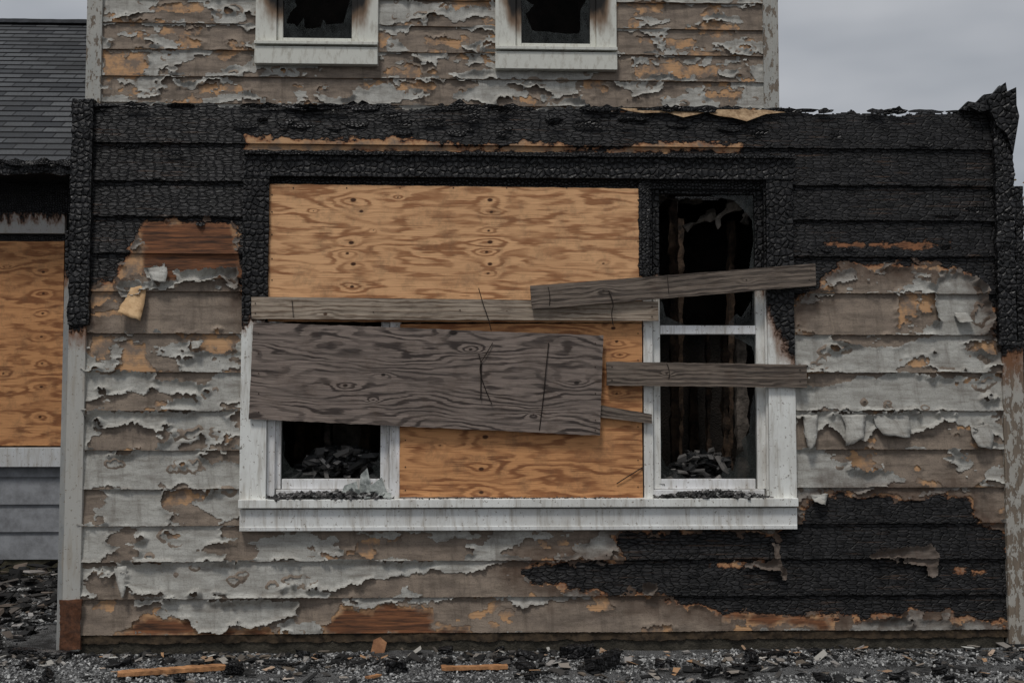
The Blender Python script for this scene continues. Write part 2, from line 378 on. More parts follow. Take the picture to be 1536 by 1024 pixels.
# ---- lower storey facade
zb = [Zz(245, v) for v in (951, 897, 842, 788, 733, 675, 616, 558, 500, 437, 380, 325, 272, 215, 140)]
XL = X(118, 800); XR = X(1507, 800)
HOLE = (X(384, 500), X(1170, 500), Zz(768, 760), Zz(768, 252))
zt0 = Zz(245, 157)
def ztop(x): return zt0+.035*fbm(x*4, x*0+.3, 4, 61)+.02*fbm(x*25, x*0+.7, 3, 62)
charP = [[(60,100),(1560,100),(1560,560),(1512,530),(1492,500),(1478,440),(1462,414),(1440,402),(1400,396),(1300,396),(1262,396),(1238,412),(1222,432),(1196,445),(1180,470),(380,470),(363,440),(355,340),(330,333),(215,332),(205,355),(182,392),(170,418),(138,432),(130,480),(60,490)],
         [(768,852),(830,842),(935,842),(925,815),(935,800),(1100,797),(1165,812),(1180,790),(1200,785),(1212,755),(1240,742),(1300,745),(1350,752),(1430,742),(1452,757),(1475,785),(1500,795),(1512,840),(1512,928),(1400,918),(1200,922),(1100,916),(1000,900),(995,889),(900,885),(800,870)]]
bareP = [[(368,203),(480,210),(600,206),(700,219),(800,212),(900,224),(1000,212),(1112,215),(1112,233),(1040,226),(950,233),(880,225),(800,236),(730,226),(650,234),(570,226),(500,232),(368,238)],
         [(930,160),(1130,163),(1140,168),(930,168)],
         rect(140,508,165,530), rect(185,515,220,552), rect(285,507,352,524), rect(1350,440,1372,478), rect(1372,450,1400,462), rect(1468,458,1490,480),
         rect(1366,541,1388,551), rect(1455,516,1490,524), rect(1280,684,1306,702), rect(1500,345,1515,392), rect(250,738,285,756),
         [(178,398),(215,372),(222,412),(178,420)], [(130,440),(178,418),(160,450),(132,462)], rect(1420,853,1480,861), rect(1065,842,1150,850)]
brownP = [[(213,333),(350,335),(358,384),(362,415),(300,420),(255,424),(222,410),(214,378),(206,356)], [(190,938),(240,922),(290,935),(290,952),(180,952)], [(490,935),(520,912),(560,920),(590,906),(640,916),(652,952),(490,952)], rect(640,940,700,952), rect(300,944,420,952), [(1100,918),(1240,926),(1240,940),(1150,934),(1090,926)], rect(1235,364,1425,370)]
fgreyP = [[(1203,622),(1432,622),(1400,640),(1362,654),(1330,650),(1310,640),(1296,662),(1268,668),(1240,636),(1222,650),(1216,672),(1204,660)],
          [(1455,650),(1478,634),(1490,645),(1482,672),(1462,664)],
          [(280,902),(452,900),(440,925),(400,940),(355,935),(330,951),(300,948),(282,925)],
          [(220,402),(250,398),(252,420),(224,424)], [(175,430),(205,420),(215,445),(185,448)], [(262,408),(358,405),(360,430),(330,420),(300,428),(270,425)],
          [(960,874),(984,874),(984,893),(962,893)], [(1158,815),(1168,815),(1166,838),(1182,868),(1172,870),(1158,848)],
          [(1300,828),(1392,816),(1406,835),(1400,868),(1392,868),(1386,850),(1340,846),(1360,838),(1302,838)],
          [(1075,843),(1160,843),(1182,862),(1150,856),(1120,850)], [(1400,415),(1460,418),(1490,470),(1480,500),(1440,498),(1400,480)],
          [(130,618),(350,618),(330,630),(300,640),(262,632),(240,645),(200,636),(170,642),(140,630)], [(130,556),(160,556),(240,560),(232,580),(205,572),(170,580),(140,578)],
          [(190,845),(560,845),(555,870),(500,886),(440,878),(400,894),(330,882),(260,893),(215,890),(190,880)]]
ftaupeP = [[(255,420),(355,428),(358,490),(250,492)], [(1198,445),(1345,420),(1345,495),(1198,498)]]
bias = [(300,465,110,30,-1.2),(180,655,60,18,-.6),(200,600,70,14,-.4),(1300,475,100,26,-1.2),(1330,660,170,12,-.8),(1400,700,60,20,-.5),(1450,760,60,20,-.3),
        (240,705,110,24,.7),(190,868,60,20,.2),(1300,532,100,20,.6),(1330,592,150,20,.6),(1440,470,40,30,.6),(320,590,50,26,.6),
        (650,815,60,20,-.7),(800,925,250,20,-.8),(1050,930,200,20,-1.),(150,925,60,20,-.4),(560,860,60,14,.4),(160,815,40,20,.3),(420,815,80,14,.4),(250,770,80,14,.3),(1240,700,40,25,.5),(680,865,100,20,-.2)]
siding('extension', XL, XR, zb, 0., .006, [HOLE], charP, bareP, brownP, fgreyP, ftaupeP, bias, gb=.06, tb=.44, ztop=ztop, seed=0, curl=1.)
# a long curled strip of paint hanging from the left of the burnt patch
def curl_flake(name, pts, y, mat, out=.05, n=10):
    """pts: left and right outline pairs from the attached end to the free end"""
    V = []; Q = []
    P = np.array([[*S(*a, y), *S(*b, y)] for a, b in pts]); k = len(P); W = 6
    for i in range(n):
        t = i/(n-1)*(k-1); j = min(int(t), k-2); f = t-j; r = P[j]*(1-f)+P[j+1]*f; tt = i/(n-1)
        for w_ in range(W):
            s_ = w_/(W-1); V.append((r[0]+(r[2]-r[0])*s_, y-out*tt**1.6-.012*math.sin(s_*math.pi)*tt+.003*rng.normal(), r[1]+(r[3]-r[1])*s_+.002*rng.normal()))
    for i in range(n-1):
        for w_ in range(W-1): a = i*W+w_; Q.append((a, a+W, a+W+1, a+1))
    o = mk(name, V, Q, mat, {'ch': np.full(len(V), -.2)}, parent=house); m_ = o.modifiers.new('t', 'SOLIDIFY'); m_.thickness = .0016
TANP = mat_simple('tan_veneer', C(190, 160, 122), C(150, 118, 84), 14, bump=.001)
curl_flake('hanging_veneer', [((196,432),(218,426)), ((190,446),(219,445)), ((182,460),(217,462)), ((180,470),(214,482))], -.026, TANP, .05)
curl_flake('hanging_paint', [((222,402),(250,400)), ((224,410),(252,410)), ((230,422),(250,424))], -.03, GREY, .03)
for pts in ([((1262,622),(1300,622)),((1268,638),(1296,640)),((1266,668),(1292,658))], [((1310,622),(1362,622)),((1312,636),(1366,640)),((1322,652),(1362,656))], [((1456,640),(1482,634)),((1456,652),(1490,652)),((1464,668),(1484,674))],
            [((1204,622),(1226,622)),((1206,644),(1226,648)),((1210,674),(1220,668))], [((1430,468),(1452,470)),((1436,484),(1458,484))], [((286,512),(306,510)),((290,524),(300,522))], [((1216,742),(1242,740)),((1220,752),(1236,756))], [((170,850),(190,848)),((176,872),(190,880)),((184,894),(188,894))]):
    curl_flake('hanging_paint', pts, -.026, GREY, .035)
# structure behind, plate and roof deck
rough_box('wall_top_plate', (XL, .03, zt0-.16), (XR, .14, zt0-.022), .012, .006, CHAR, house, lump=.014)
box('foundation', (XL+.02, .0, -.3), (XR-.02, 6., zb[0]-.0), mat_simple('foundation_concrete', C(62, 58, 50), C(36, 34, 28), 9, bump=.006), house, 0)
rough_box('rim_board', (XL, -.012, zb[0]-.05), (XR, .05, zb[0]-.004), .012, .004, mat_simple('rim_wood', C(70, 58, 44), C(34, 28, 22), 14), house)
# charred pieces along the broken roof edge
def shardpoly(name, pts, y, mat, th=.012, lean=0., top=True):
    w = [S(a, b, y) for a, b in pts]; n = len(w); z0 = min(p[1] for p in w)
    V = [(p[0], y-lean*(p[1]-z0), p[1]) for p in w]+[(p[0], y+th-lean*(p[1]-z0), p[1]) for p in w]
    me = bpy.data.meshes.new(name); me.from_pydata(V, [], [tuple(range(n))[::-1], tuple(range(n, 2*n))]+[(i, (i+1) % n, n+(i+1) % n, n+i) for i in range(n)])
    me.materials.append(mat); o = bpy.data.objects.new(name, me); return link(o, house)
shardpoly('roof_edge_flap', [(690,150),(700,158),(722,158),(720,176),(708,186),(700,183),(702,168),(672,160)], -.035, CHARF, .006, .2)
PEEL = mat_simple('peeled_veneer', C(166, 142, 112), C(110, 86, 62), 20, bump=.002)
shardpoly('roof_edge_peel', [(930,161),(1000,163),(1120,162),(1136,168),(1110,178),(1080,174),(1060,168),(1025,176),(1000,168),(965,169),(945,166)], -.04, PEEL, .003, -.3)
shardpoly('roof_edge_peel', [(1060,163),(1150,163),(1180,167),(1150,170),(1120,182),(1100,176),(1085,168)], -.05, PEEL, .003, -.4)
for i in range(60):
    u = rng.uniform(110, 1490); v = 157+(u-120)/1380*10; L = rng.uniform(8, 38); h = rng.uniform(2, 8); k = 7; top = [(u-L+2*L*j/(k-1), v-h*rng.uniform(0, 1)*(1-abs(2*j/(k-1)-1)**3)) for j in range(k)]
    bot = [(u+L*.8, v+rng.uniform(1, 5)), (u, v+rng.uniform(2, 7)), (u-L*.9, v+rng.uniform(1, 5))]
    shardpoly('roof_edge_splinter', top+bot, rng.uniform(-.04, .03), CHARF, rng.uniform(.004, .015), rng.normal(0, .5))
# loose charred scales standing off the burnt boards
for i in range(40):
    u = rng.uniform(140, 1480); v = rng.choice([205, 218, 262, 275, 318, 330, 372]) + rng.normal(0, 3)
    if 360 < u < 1195 and v > 200: v = rng.uniform(172, 200)
    L = rng.uniform(6, 26); h = rng.uniform(3, 9)
    shardpoly('charred_scale', [(u-L, v), (u-L*.3, v-h*.4), (u+L, v-h*.3), (u+L*.8, v+h*.4), (u+L*.2, v+h*.8), (u-L*.5, v+h*.5)], -.026, CHARF, .003, rng.normal(0, .6))
# corner boards / posts
zpl = Zz(110, 480)
xa, xb = X(103, 500, -.03), X(129, 500, -.03)
box('corner_board_left', (xa, -.035, 0.02), (xb, .06, zpl+.05), mat_trim('corner_l', zpl-.02, white=(154,153,148), brown=.2, peel=.0), house)
rough_box('charred_corner_left', (xa-.004, -.048, zpl-.03), (xb+.018, .09, zt0+.02), .006, .003, CHAR, house, cell=.036, lump=.006, seed=3)
box('side_trim_left', (xa-.05, .02, 0.0), (xa-.008, .06, Zz(98, 345)), mat_trim('side_l', Zz(98,400), white=(122,124,124)), house)
rough_box('rusty_corner_foot', (xa-.01, -.044, .03), (xb+.01, -.03, Zz(100, 898)), .01, .003, mat_simple('rust_wood', C(92, 60, 42), C(50, 34, 26), 20), house)
xc, xd = X(1505, 600, -.03), X(1536, 600, -.03)
zpr = Zz(1510, 510)
box('corner_board_right', (xc, -.035, 0.02), (xd, .06, zpr), mat_trim('corner_r', zpr-.05, white=(146,143,136), brown=.3, peel=.3), house)
rough_box('charred_corner_right', (X(1494, 300, -.05), -.05, zpr-.03), (X(1522, 300, -.05), .1, Zz(1500, 160)), .006, .004, CHAR, house, cell=.038, lump=.010, seed=9)
rough_box('charred_corner_right_outer', (X(1520, 400, .1), .06, .1), (X(1534, 400, .1), .14, Zz(1520, 276)), .008, .005, CHAR, house, lump=.01, seed=19)
for i, (pts, y) in enumerate([([(1440,164),(1452,152),(1464,154),(1476,142),(1490,140),(1500,128),(1508,136),(1512,150),(1500,166),(1478,170),(1460,168)], -.03),
        ([(1478,150),(1492,136),(1503,127),(1506,140),(1519,134),(1521,160),(1526,176),(1520,230),(1508,200),(1494,190),(1484,170)], -.062),
        ([(1456,160),(1478,150),(1500,150),(1494,162),(1470,168)], -.075), ([(1504,140),(1520,136),(1522,170),(1512,182)], -.085), ([(1484,158),(1500,146),(1506,160),(1498,176)], -.09)]):
    shardpoly('charred_roof_corner', pts, y, CHAR, .03, [.0, .12, -.25, .2, -.4][i])
for i, (u, v, L, w, ry) in enumerate([(1474,156,.10,.028,-.45),(1503,150,.05,.03,-1.3),(1492,158,.07,.03,-.75)]):
    x, z = S(u, v, .0); rough_box('charred_roof_stub', (-L, -.03, -w/2), (L, .03, w/2), .008, .006, CHARF, house, lump=.01, rot=(.1, ry, .2*i), pos=(x, .02*i, z), seed=30+i)
# ------------------------------------------------------------------ window group casing
yc = -.045
zc_l = Zz(380, 480); zc_r = Zz(1175, 500)
rough_box('window_casing_left', (X(362, 500, yc), yc, Zz(768, 747)), (X(401, 500, yc), .02, Zz(768, 262)), .006, .002, mat_trim('casing_l', zc_l, brown=.10), house, zc=zc_l-.05, seed=1, lump=.003)
rough_box('window_casing_right', (X(1152, 500, yc), yc, Zz(768, 747)), (X(1192, 500, yc), .02, Zz(768, 262)), .006, .002, mat_trim('casing_r', zc_r, kx=2.0, x0=X(1172,500), brown=.3, soft=.12), house, zc=zc_r+.02, seed=2, lump=.003)
rough_box('window_casing_head', (X(366, 250, yc), yc-.004, Zz(768, 269)), (X(1192, 250, yc), .02, Zz(768, 237)), .006, .002, CHAR, house, seed=4, lump=.003, cell=.03)
rough_box('window_drip_cap', (X(366, 250, yc), yc-.03, Zz(768, 238)), (X(1190, 250, yc), .01, Zz(768, 232)), .008, .002, CHARF, house, seed=5, lump=.005)
box('window_sill', (X(357, 750, -.09), -.09, Zz(768, 761, -.09)), (X(1198, 750, -.09), .03, Zz(768, 748, -.09)), mat_trim('sillm', white=(204,205,201)), house, .004)
box('window_apron', (X(359, 770, -.06), -.06, Zz(768, 794, -.06)), (X(1196, 770, -.06), .02, Zz(768, 762.5, -.06)), mat_trim('apronm', white=(196,197,195)), house, .004)
box('window_apron_lip', (X(359, 770, -.07), -.068, Zz(768, 795, -.07)), (X(1196, 770, -.07), -.05, Zz(768, 789, -.07)), mat_trim('apronm2', white=(196,197,195)), house, .002)
zs = Zz(975, 420); WH = mat_trim('window_frame_white', 99, white=(210, 211, 207)); WHc = mat_trim('window_frame_scorched', zs, white=(202, 202, 198), brown=.12)
def B(name, u0, v0, u1, v1, y0, y1, mat, bev=.003):
    return box(name, (X(u0, (v0+v1)/2, y0), y0, Zz((u0+u1)/2, v1, y0)), (X(u1, (v0+v1)/2, y0), y1, Zz((u0+u1)/2, v0, y0)), mat, house, bev)
# right hand window
B('window_jamb_mullion', 965, 268, 979, 747, -.012, .12, WHc)
B('window_jamb_right', 1148, 268, 1153.5, 747, -.012, .12, WHc)
B('window_head', 402, 262, 1152, 282, .0, .12, CHARF)
B('window_sash_stile_left', 979.5, 284, 990, 733, .02, .06, WHc)
B('window_sash_stile_right', 1134, 284, 1147, 733, .02, .06, WHc)
B('window_sash_top', 990.5, 283, 1133.5, 291, .02, .06, CHARF)
B('window_meeting_rail', 990.5, 488, 1133.5, 501, .015, .065, WH)
B('window_bottom_rail', 990.5, 718, 1133.5, 733, .02, .06, WH)
B('window_stool_right', 979.5, 734, 1147, 747, -.006, .12, WH)
# left low window
B('window_jamb_left', 401.5, 480, 413, 747, -.012, .12, WH)
B('window_sash_left', 413.5, 480, 422, 733, .02, .06, WH)
B('window_sash_right', 571, 480, 584, 733, .02, .06, WH)
B('window_jamb_centre', 584.5, 480, 600, 747, -.012, .12, WH)
B('window_rail_left', 422.5, 718, 570.5, 733, .02, .06, WH)
B('window_stool_left', 413.5, 734, 584, 747, -.006, .12, WH)
B('window_stool_centre', 600.5, 734, 964.5, 747, -.0, .12, WH)
rough_box('charred_mullion_top', (X(958, 350, -.03), -.03, Zz(960, 415)), (X(975, 350, -.03), .0, Zz(960, 268)), .006, .005, CHARF, house, seed=12, lump=.003)
# broken glass: pane outline minus an irregular jagged hole
def glass_ring(name, x0, z0, x1, z1, y, marg, seed, m=26, jag=.10):
    """marg = glass left standing along (bottom, right, top, left) in metres"""
    r = np.random.default_rng(seed); w = x1-x0; h = z1-z0; n = 160
    hx0, hx1, hz0, hz1 = x0+marg[3], x1-marg[1], z0+marg[0], z1-marg[2]; cx, cz = (hx0+hx1)/2, (hz0+hz1)/2
    ang = np.sort(r.uniform(0, 2*np.pi, m)); rad = []
    for a in ang:
        dx, dz = math.cos(a), math.sin(a); t = min((hx1-cx)/abs(dx) if dx else 9, (hz1-cz)/abs(dz) if dz else 9); rad.append(t*(1-jag*3*r.random()**2.2))
    hp = [(cx+math.cos(a)*q, cz+math.sin(a)*q) for a, q in zip(ang, rad)]
    V = []; Q = []
    for i in range(n):
        t = i/n*4; s = int(t); f = t-s
        p = [(x0+w*f, z0), (x1, z0+h*f), (x1-w*f, z1), (x0, z1-h*f)][s]; a = math.atan2(p[1]-cz, p[0]-cx); d = (math.cos(a), math.sin(a)); best = None
        for k in range(m):
            A, Bp = hp[k], hp[(k+1) % m]; ex, ez = Bp[0]-A[0], Bp[1]-A[1]; den = d[0]*ez-d[1]*ex
            if abs(den) < 1e-9: continue
            tt = ((A[0]-cx)*ez-(A[1]-cz)*ex)/den; ss = ((A[0]-cx)*d[1]-(A[1]-cz)*d[0])/den
            if tt > 0 and -1e-6 <= ss <= 1+1e-6: best = tt if best is None else min(best, tt)
        L = math.hypot(p[0]-cx, p[1]-cz); best = min(best or L*.9, L*.999)
        V += [(p[0], y, p[1]), (cx+d[0]*best, y, cz+d[1]*best)]
    for i in range(n): j = (i+1) % n; Q.append((2*i, 2*j, 2*j+1, 2*i+1))
    mk(name, V, Q, GLASS, smooth=False, parent=house)
def pane(name, pts, y):
    w = [S(a, b, y) for a, b in pts]; me = bpy.data.meshes.new(name); me.from_pydata([(p[0], y, p[1]) for p in w], [], [tuple(range(len(w)))[::-1]]); me.materials.append(GLASS); link(bpy.data.objects.new(name, me), house)
# upper sash: shards along right and bottom edges
pane('glass_shard_upper', [(1060,291),(1135,291),(1135,488),(1126,488),(1129,440),(1124,400),(1130,360),(1128,330),(1118,318),(1100,300),(1075,296)], .04)
pane('glass_shard_upper', [(989,488),(989,440),(994,455),(998,474),(1010,480),(1030,488)], .04)
pane('glass_shard_upper', [(1090,488),(1105,470),(1112,476),(1126,452),(1126,488)], .041)
# lower sash
pane('glass_shard_lower', [(1135,560),(1135,718),(1078,718),(1088,700),(1100,706),(1104,684),(1116,676),(1112,660),(1124,648),(1126,610),(1131,590)], .035)
pane('glass_shard_lower', [(989,718),(989,650),(993,662),(992,684),(1000,700),(1016,706),(1030,718)], .035)
pane('glass_shard_lower', [(1134,502),(1134,548),(1128,520),(1110,510),(1090,502)], .035)
# left sash
pane('glass_shard_left', [(421,718),(421,640),(428,664),(426,684),(436,700),(452,706),(470,718)], .04)
pane('glass_shard_left', [(571,718),(571,668),(566,690),(558,700),(562,710),(540,718)], .04)
# interior room
INT = mat_simple('charred_interior', (.008,.007,.006,1), (.028,.022,.018,1), 3, bump=.01)
INT2 = mat_simple('burnt_stud', (.016,.011,.008,1), (.11,.07,.045,1), 9, bump=.004)
INT3 = mat_simple('smoked_plaster', (.07,.062,.052,1), (.32,.28,.24,1), 5, bump=.004)
INT4 = mat_simple('smoked_board', (.03,.026,.022,1), (.20,.17,.145,1), 7, bump=.004)
box('room_back_wall', (XL+.05, 2.9, .0), (XR-.05, 2.97, 3.2), INT, house, 0)
box('room_left_wall', (XL+.02, .02, .0), (XL+.08, 2.9, 3.15), INT, house, 0)
box('room_right_wall', (XR-.08, .02, .0), (XR-.02, 2.9, 3.15), INT, house, 0)
box('room_floor', (XL+.1, .14, .30), (XR-.1, 2.88, .38), INT, house, 0)
for i in range(13):
    x = XL+.2+i*.42; y = 2.5+rng.uniform(-.06, .06)
    o = rough_box('wall_stud', (-.025, -.05, 0), (.025, .05, 2.6), .03, .004, INT2, house, rot=(0, rng.normal(0, .02), 0), pos=(x, y, .38), seed=i, lump=.01)
for i in range(13):
    x = XL+.25+i*.43
    if i in (9, 10): continue  # gap in the rafters, added so daylight reaches the room
    rough_box('roof_rafter', (-.03, 0, -.09), (.03, 2.85, .09), .03, .005, CHARF, house, rot=(0, rng.normal(0, .04), 0), pos=(x, .1, zt0-.28), seed=i, lump=.01)
# deck with unseen openings added to let daylight into the room
zd = zt0-.14
x0d = XL+.02
for a, b, c, d in [(x0d, XL+1.2, .12, 2.98), (XL+1.2, XL+1.9, .12, 1.), (XL+1.2, XL+1.9, 1.9, 2.98), (XL+1.9, XL+3.4, .12, 2.98), (XL+3.4, XL+4.3, .12, .8), (XL+3.4, XL+4.3, 2.3, 2.98), (XL+4.3, XR-.02, .12, 2.98)]:
    box('roof_deck', (a+.001, c, zd), (b-.001, d, zd+.03), CHARF, house, 0)
for i, (u, v, y, L, w, ry, rx) in enumerate([(1090,316,.22,.10,.05,-.7,.6),(1050,332,.35,.10,.022,-.5,.5),(1108,304,.18,.07,.05,-.3,.8),(1020,300,.6,.15,.012,.1,0),(1120,322,.2,.05,.03,-1.2,.5)]):
    x, z = S(u, v, y); rough_box('hanging_ceiling_debris', (-L, -.01, -w/2), (L, .01, w/2), .012, .004, INT3, house, rot=(rx, ry, 0), pos=(x, y, z), seed=i, lump=.03)
for i, (u, y, w, vt) in enumerate([(1062,.8,.012,500),(1088,.7,.02,495),(1112,.55,.035,505),(1012,1.1,.03,300),(1040,1.3,.03,560),(450,.8,.03,500),(492,.5,.02,500),(522,.7,.09,500),(470,1.2,.05,500),(548,.6,.03,500)]):
    x, z = S(u, 610, y); rough_box('interior_stud', (-w, -.03, .38), (w, .03, Zz(u, vt, y)), .02, .004, [INT2, INT4][i in (2, 6, 7)], house, pos=(x, y, 0), seed=i, lump=.012)
pil = []
for u0, u1, vt in [(425, 570, 668), (990, 1090, 676)]:
    for k in range(420):
        y = rng.uniform(.08, .5); u = rng.uniform(u0, u1); zz_ = Zz(u, 722, .10)-.04; top = Zz(u, vt, .4)-zz_
        hgt = top*(1-abs((u-(u0+u1)/2-15)/((u1-u0)/1.6))**2)
        pil.append((X(u, 700, y), y, zz_+rng.uniform(0, 1)*max(hgt, .02)))
PILE = mat_rnd('pile_mat', [(0, (.01,.01,.01,1)), (.5, (.05,.05,.05,1)), (.88, (.15,.14,.13,1)), (1, (.38,.36,.34,1))])
chunks('charred_rubble', np.array(pil), rng.uniform(.015, .065, len(pil)), PILE, .4, house)
rough_box('charred_beam', (-.16, -.035, -.035), (.16, .035, .035), .012, .01, CHAR, house, pos=(X(520, 688, .16), .16, Zz(520, 688, .16)), rot=(0, -.15, .2), lump=.02)
rough_box('charred_window_seat', (XL+.6, .14, .38), (XR-.6, .8, Zz(768, 722, .14)-.05), .05, .01, INT, house, lump=.03)
# ------------------------------------------------------------------ plywood and planks
def sheet(name, corners, yf, th, mat, knots=(), fs=(1.1, 6.), amp=1.6, slope=4., seed=0, res=.008, bow=.0, edge=.003, kr=(.04, .016), kamp=1.5, tilt=0.):
    P = [np.array(S(u, v, yf)) for u, v in corners]  # tl,tr,br,bl
    Lx = np.linalg.norm(P[1]-P[0]); Lz = np.linalg.norm(P[3]-P[0]); nx = max(4, int(Lx/res)); nz = max(3, int(Lz/res))
    s, t = np.meshgrid(np.linspace(0, 1, nx+1), np.linspace(0, 1, nz+1))
    s_, t_ = s[..., None], t[..., None]
    W = (P[3]*(1-s_)+P[2]*s_)*(1-t_)+(P[0]*(1-s_)+P[1]*s_)*t_
    ed = np.minimum.reduce([s*nx, (1-s)*nx, t*nz, (1-t)*nz]) < .5
    wob = edge*fbm(W[..., 0]*14, W[..., 1]*14, 3, seed+70)
    W = W+np.where(ed, wob, 0)[..., None]
    Y = yf-bow*np.sin(s*np.pi)*1.+tilt*(s-.5)+.002*fbm(s*3, t*3+seed, 2, 5)
    xx = s*Lx; zz = t*Lz
    g = zz*slope+amp*fbm(xx*fs[0]+seed*5.3, zz*fs[1]+seed*2.2, 3, seed+80, .45)+.25*perlin(xx*9, zz*30, seed+84)
    kn = np.zeros(g.shape)
    for (u, v, k) in knots:
        kx, kz = S(u, v, yf); dx = (W[..., 0]-kx)/(kr[0]*k); dz = (W[..., 1]-kz)/(kr[1]*k); r2 = dx*dx+dz*dz
        g = g+kamp*np.exp(-r2*.18)*(1 if rng.random() < .6 else -1); kn = np.maximum(kn, np.exp(-(dx*dx*4+dz*dz*1.6)))
    n = (nx+1)*(nz+1); F_ = np.stack([W[..., 0], Y, W[..., 1]], -1).reshape(-1, 3); Bk = F_+[0, th, 0]
    i = np.arange(n).reshape(nz+1, nx+1)
    q = np.stack([i[:-1, :-1], i[:-1, 1:], i[1:, 1:], i[1:, :-1]], -1).reshape(-1, 4)
    per = np.concatenate([i[0, :], i[1:, -1], i[-1, -2::-1], i[-2:0:-1, 0]]); m = len(per)
    SV = np.concatenate([F_[per], F_[per]+[0, th, 0]]); k = np.arange(m); kk = (k+1) % m
    sq = np.stack([2*n+k, 2*n+m+k, 2*n+m+kk, 2*n+kk], -1)
    V = np.concatenate([F_, Bk, SV]); Q = np.concatenate([q, q[:, ::-1]+n, sq])
    uv = np.stack([xx, zz], -1).reshape(-1, 2); uvs = uv[per]
    gg = g.ravel(); kk_ = kn.ravel()
    return mk(name, V, Q, mat, {'g': np.concatenate([gg, gg, gg[per], gg[per]]), 'kn': np.concatenate([kk_, kk_, kk_[per], kk_[per]])}, uv=np.concatenate([uv, uv, uvs, uvs]))
PLY = mat_grain('plywood', (202, 158, 116), (130, 86, 56), 1., .62, dirt=.38, strk=.4, soft=.9)
PLY2 = mat_grain('plywood_b', (186, 136, 92), (112, 70, 44), 1., .62, dirt=.42, strk=.4, soft=.9)
GPLY = mat_grain('weathered_plywood', (124, 112, 104), (54, 47, 44), 1.35, .5, weather=.4, knotc=(36, 30, 27), lo=.45, hi=.9)
PL1 = mat_grain('plank_pale', (152, 139, 124), (98, 84, 71), 1., .8, weather=.3, knotc=(70, 52, 40))
PL2 = mat_grain('plank_grey', (112, 101, 91), (58, 51, 46), 1., .8, weather=.5, knotc=(40, 33, 28))
k1 = [(530,300,1.1),(542,317,.8),(527,364,1.),(521,380,.7),(530,396,1.),(597,296,.4),(735,300,1.),(737,318,.7),(733,346,.6),(735,363,1.),(730,378,.7),(735,396,.9),(732,410,.6),(470,316,.35),(905,395,.5),(528,430,.8),(560,345,.3)]
sheet('plywood_sheet', [(402,276),(964,283),(963,484),(401,482)], -.022, .014, PLY, k1, fs=(1.5, 9.), amp=2.1, slope=7., seed=1)
sheet('plywood_sheet', [(600.5,486),(963,485),(964,746),(599.5,745)], -.021, .014, PLY2, [(728,655,1.1),(722,703,1.),(722,738,.9),(920,492,.9),(918,475,.8),(925,512,.7),(930,532,.4),(660,668,.4),(925,590,.6),(724,628,.6)], fs=(1.4, 8.5), amp=2.2, slope=7., seed=4)
sheet('weathered_plywood_sheet', [(380,483),(905,503),(900,653),(373,628)], -.072, .016, GPLY, [(680,499,1.5),(518,578,.9),(575,562,.8),(865,574,1.),(706,524,.7),(560,600,.4),(800,622,.5)], fs=(1.3, 5.), amp=2.6, slope=18, seed=7, bow=.004, edge=.004)
sheet('wooden_plank', [(377,445),(987,452),(988,481),(377,478)], -.072, .024, PL1, [(488,471,.8),(760,466,.4),(985,465,.4)], fs=(1.2, 9), amp=.7, slope=34, seed=9, edge=.002, kamp=1.)
sheet('wooden_plank', [(795,429),(1224,395),(1225,428),(798,464)], -.100, .024, PL2, [(905,436,.6),(1120,420,.5)], fs=(1.2, 9), amp=.8, slope=36, seed=12, edge=.003, tilt=.02)
sheet('wooden_plank', [(910,542),(1210,547),(1211,581),(910,578)], -.072, .024, PL2, [(1000,560,.4)], fs=(1.2, 9), amp=.7, slope=36, seed=15, edge=.003)
sheet('wooden_plank', [(880,604),(978,621),(978,635),(880,623)], -.05, .018, PL2, [], fs=(1.2, 9), amp=.5, slope=36, seed=18, edge=.002)
# nails
nv = []
for (u, v, y) in [(408,v,-.0235) for v in (292,318,352,388,420)]+[(957,v,-.0235) for v in (300,330,362,398,500,540,640,690,730)]+[(u,282,-.0235) for u in (440,520,600,680,760,850,930)]+[(608,v,-.0225) for v in (660,700,735)]+[(388,v,-.0745) for v in (500,530,560,590,618)]+[(893,v,-.0745) for v in (515,550,590,630,645)]+[(u,v,-.0745) for u, v in ((383,455),(383,470),(978,460),(978,475),(560,468),(690,465))]+[(u,v,-.115) for u, v in ((1216,405),(1214,420))]+[(u,v,-.0745) for u, v in ((918,550),(918,570),(1200,555),(1200,572))]:
    x, z = S(u, v, y)
    for k in range(8): a = k*math.pi/4; nv.append((x+.0042*math.cos(a), y-.001, z+.0042*math.sin(a)))
nn = len(nv)//8; me = bpy.data.meshes.new('nail_heads'); me.from_pydata(nv, [], [tuple(8*i+k for k in range(8)) for i in range(nn)])
me.materials.append(mat_simple('rusty_nail', (.02,.014,.01,1), (.05,.03,.02,1), 40)); link(bpy.data.objects.new('nail_heads', me))
WIRE = mat_simple('rusty_wire', (.012,.009,.007,1), (.03,.02,.015,1), 30)
def wire(pts, y, r=.0026, mat=WIRE):
    cu = bpy.data.curves.new('wire', 'CURVE'); cu.dimensions = '3D'; cu.bevel_depth = r; cu.bevel_resolution = 2
    sp = cu.splines.new('NURBS'); sp.points.add(len(pts)-1); sp.order_u = 3; sp.use_endpoint_u = True
    for i, (u, v) in enumerate(pts):
        yy = y-.008*math.sin(i*1.9); x, z = S(u, v, yy); sp.points[i].co = (x, yy, z, 1)
    cu.materials.append(mat); link(bpy.data.objects.new('wire', cu))
wire([(718,432),(724,455),(733,478),(737,496)], -.082); wire([(739,514),(730,530),(718,548),(724,575),(738,606)], -.082); wire([(722,545),(721,598)], -.08, .0035)
wire([(823,514),(818,560),(815,600),(809,645)], -.08, .003); wire([(718,530),(722,546)], -.08)
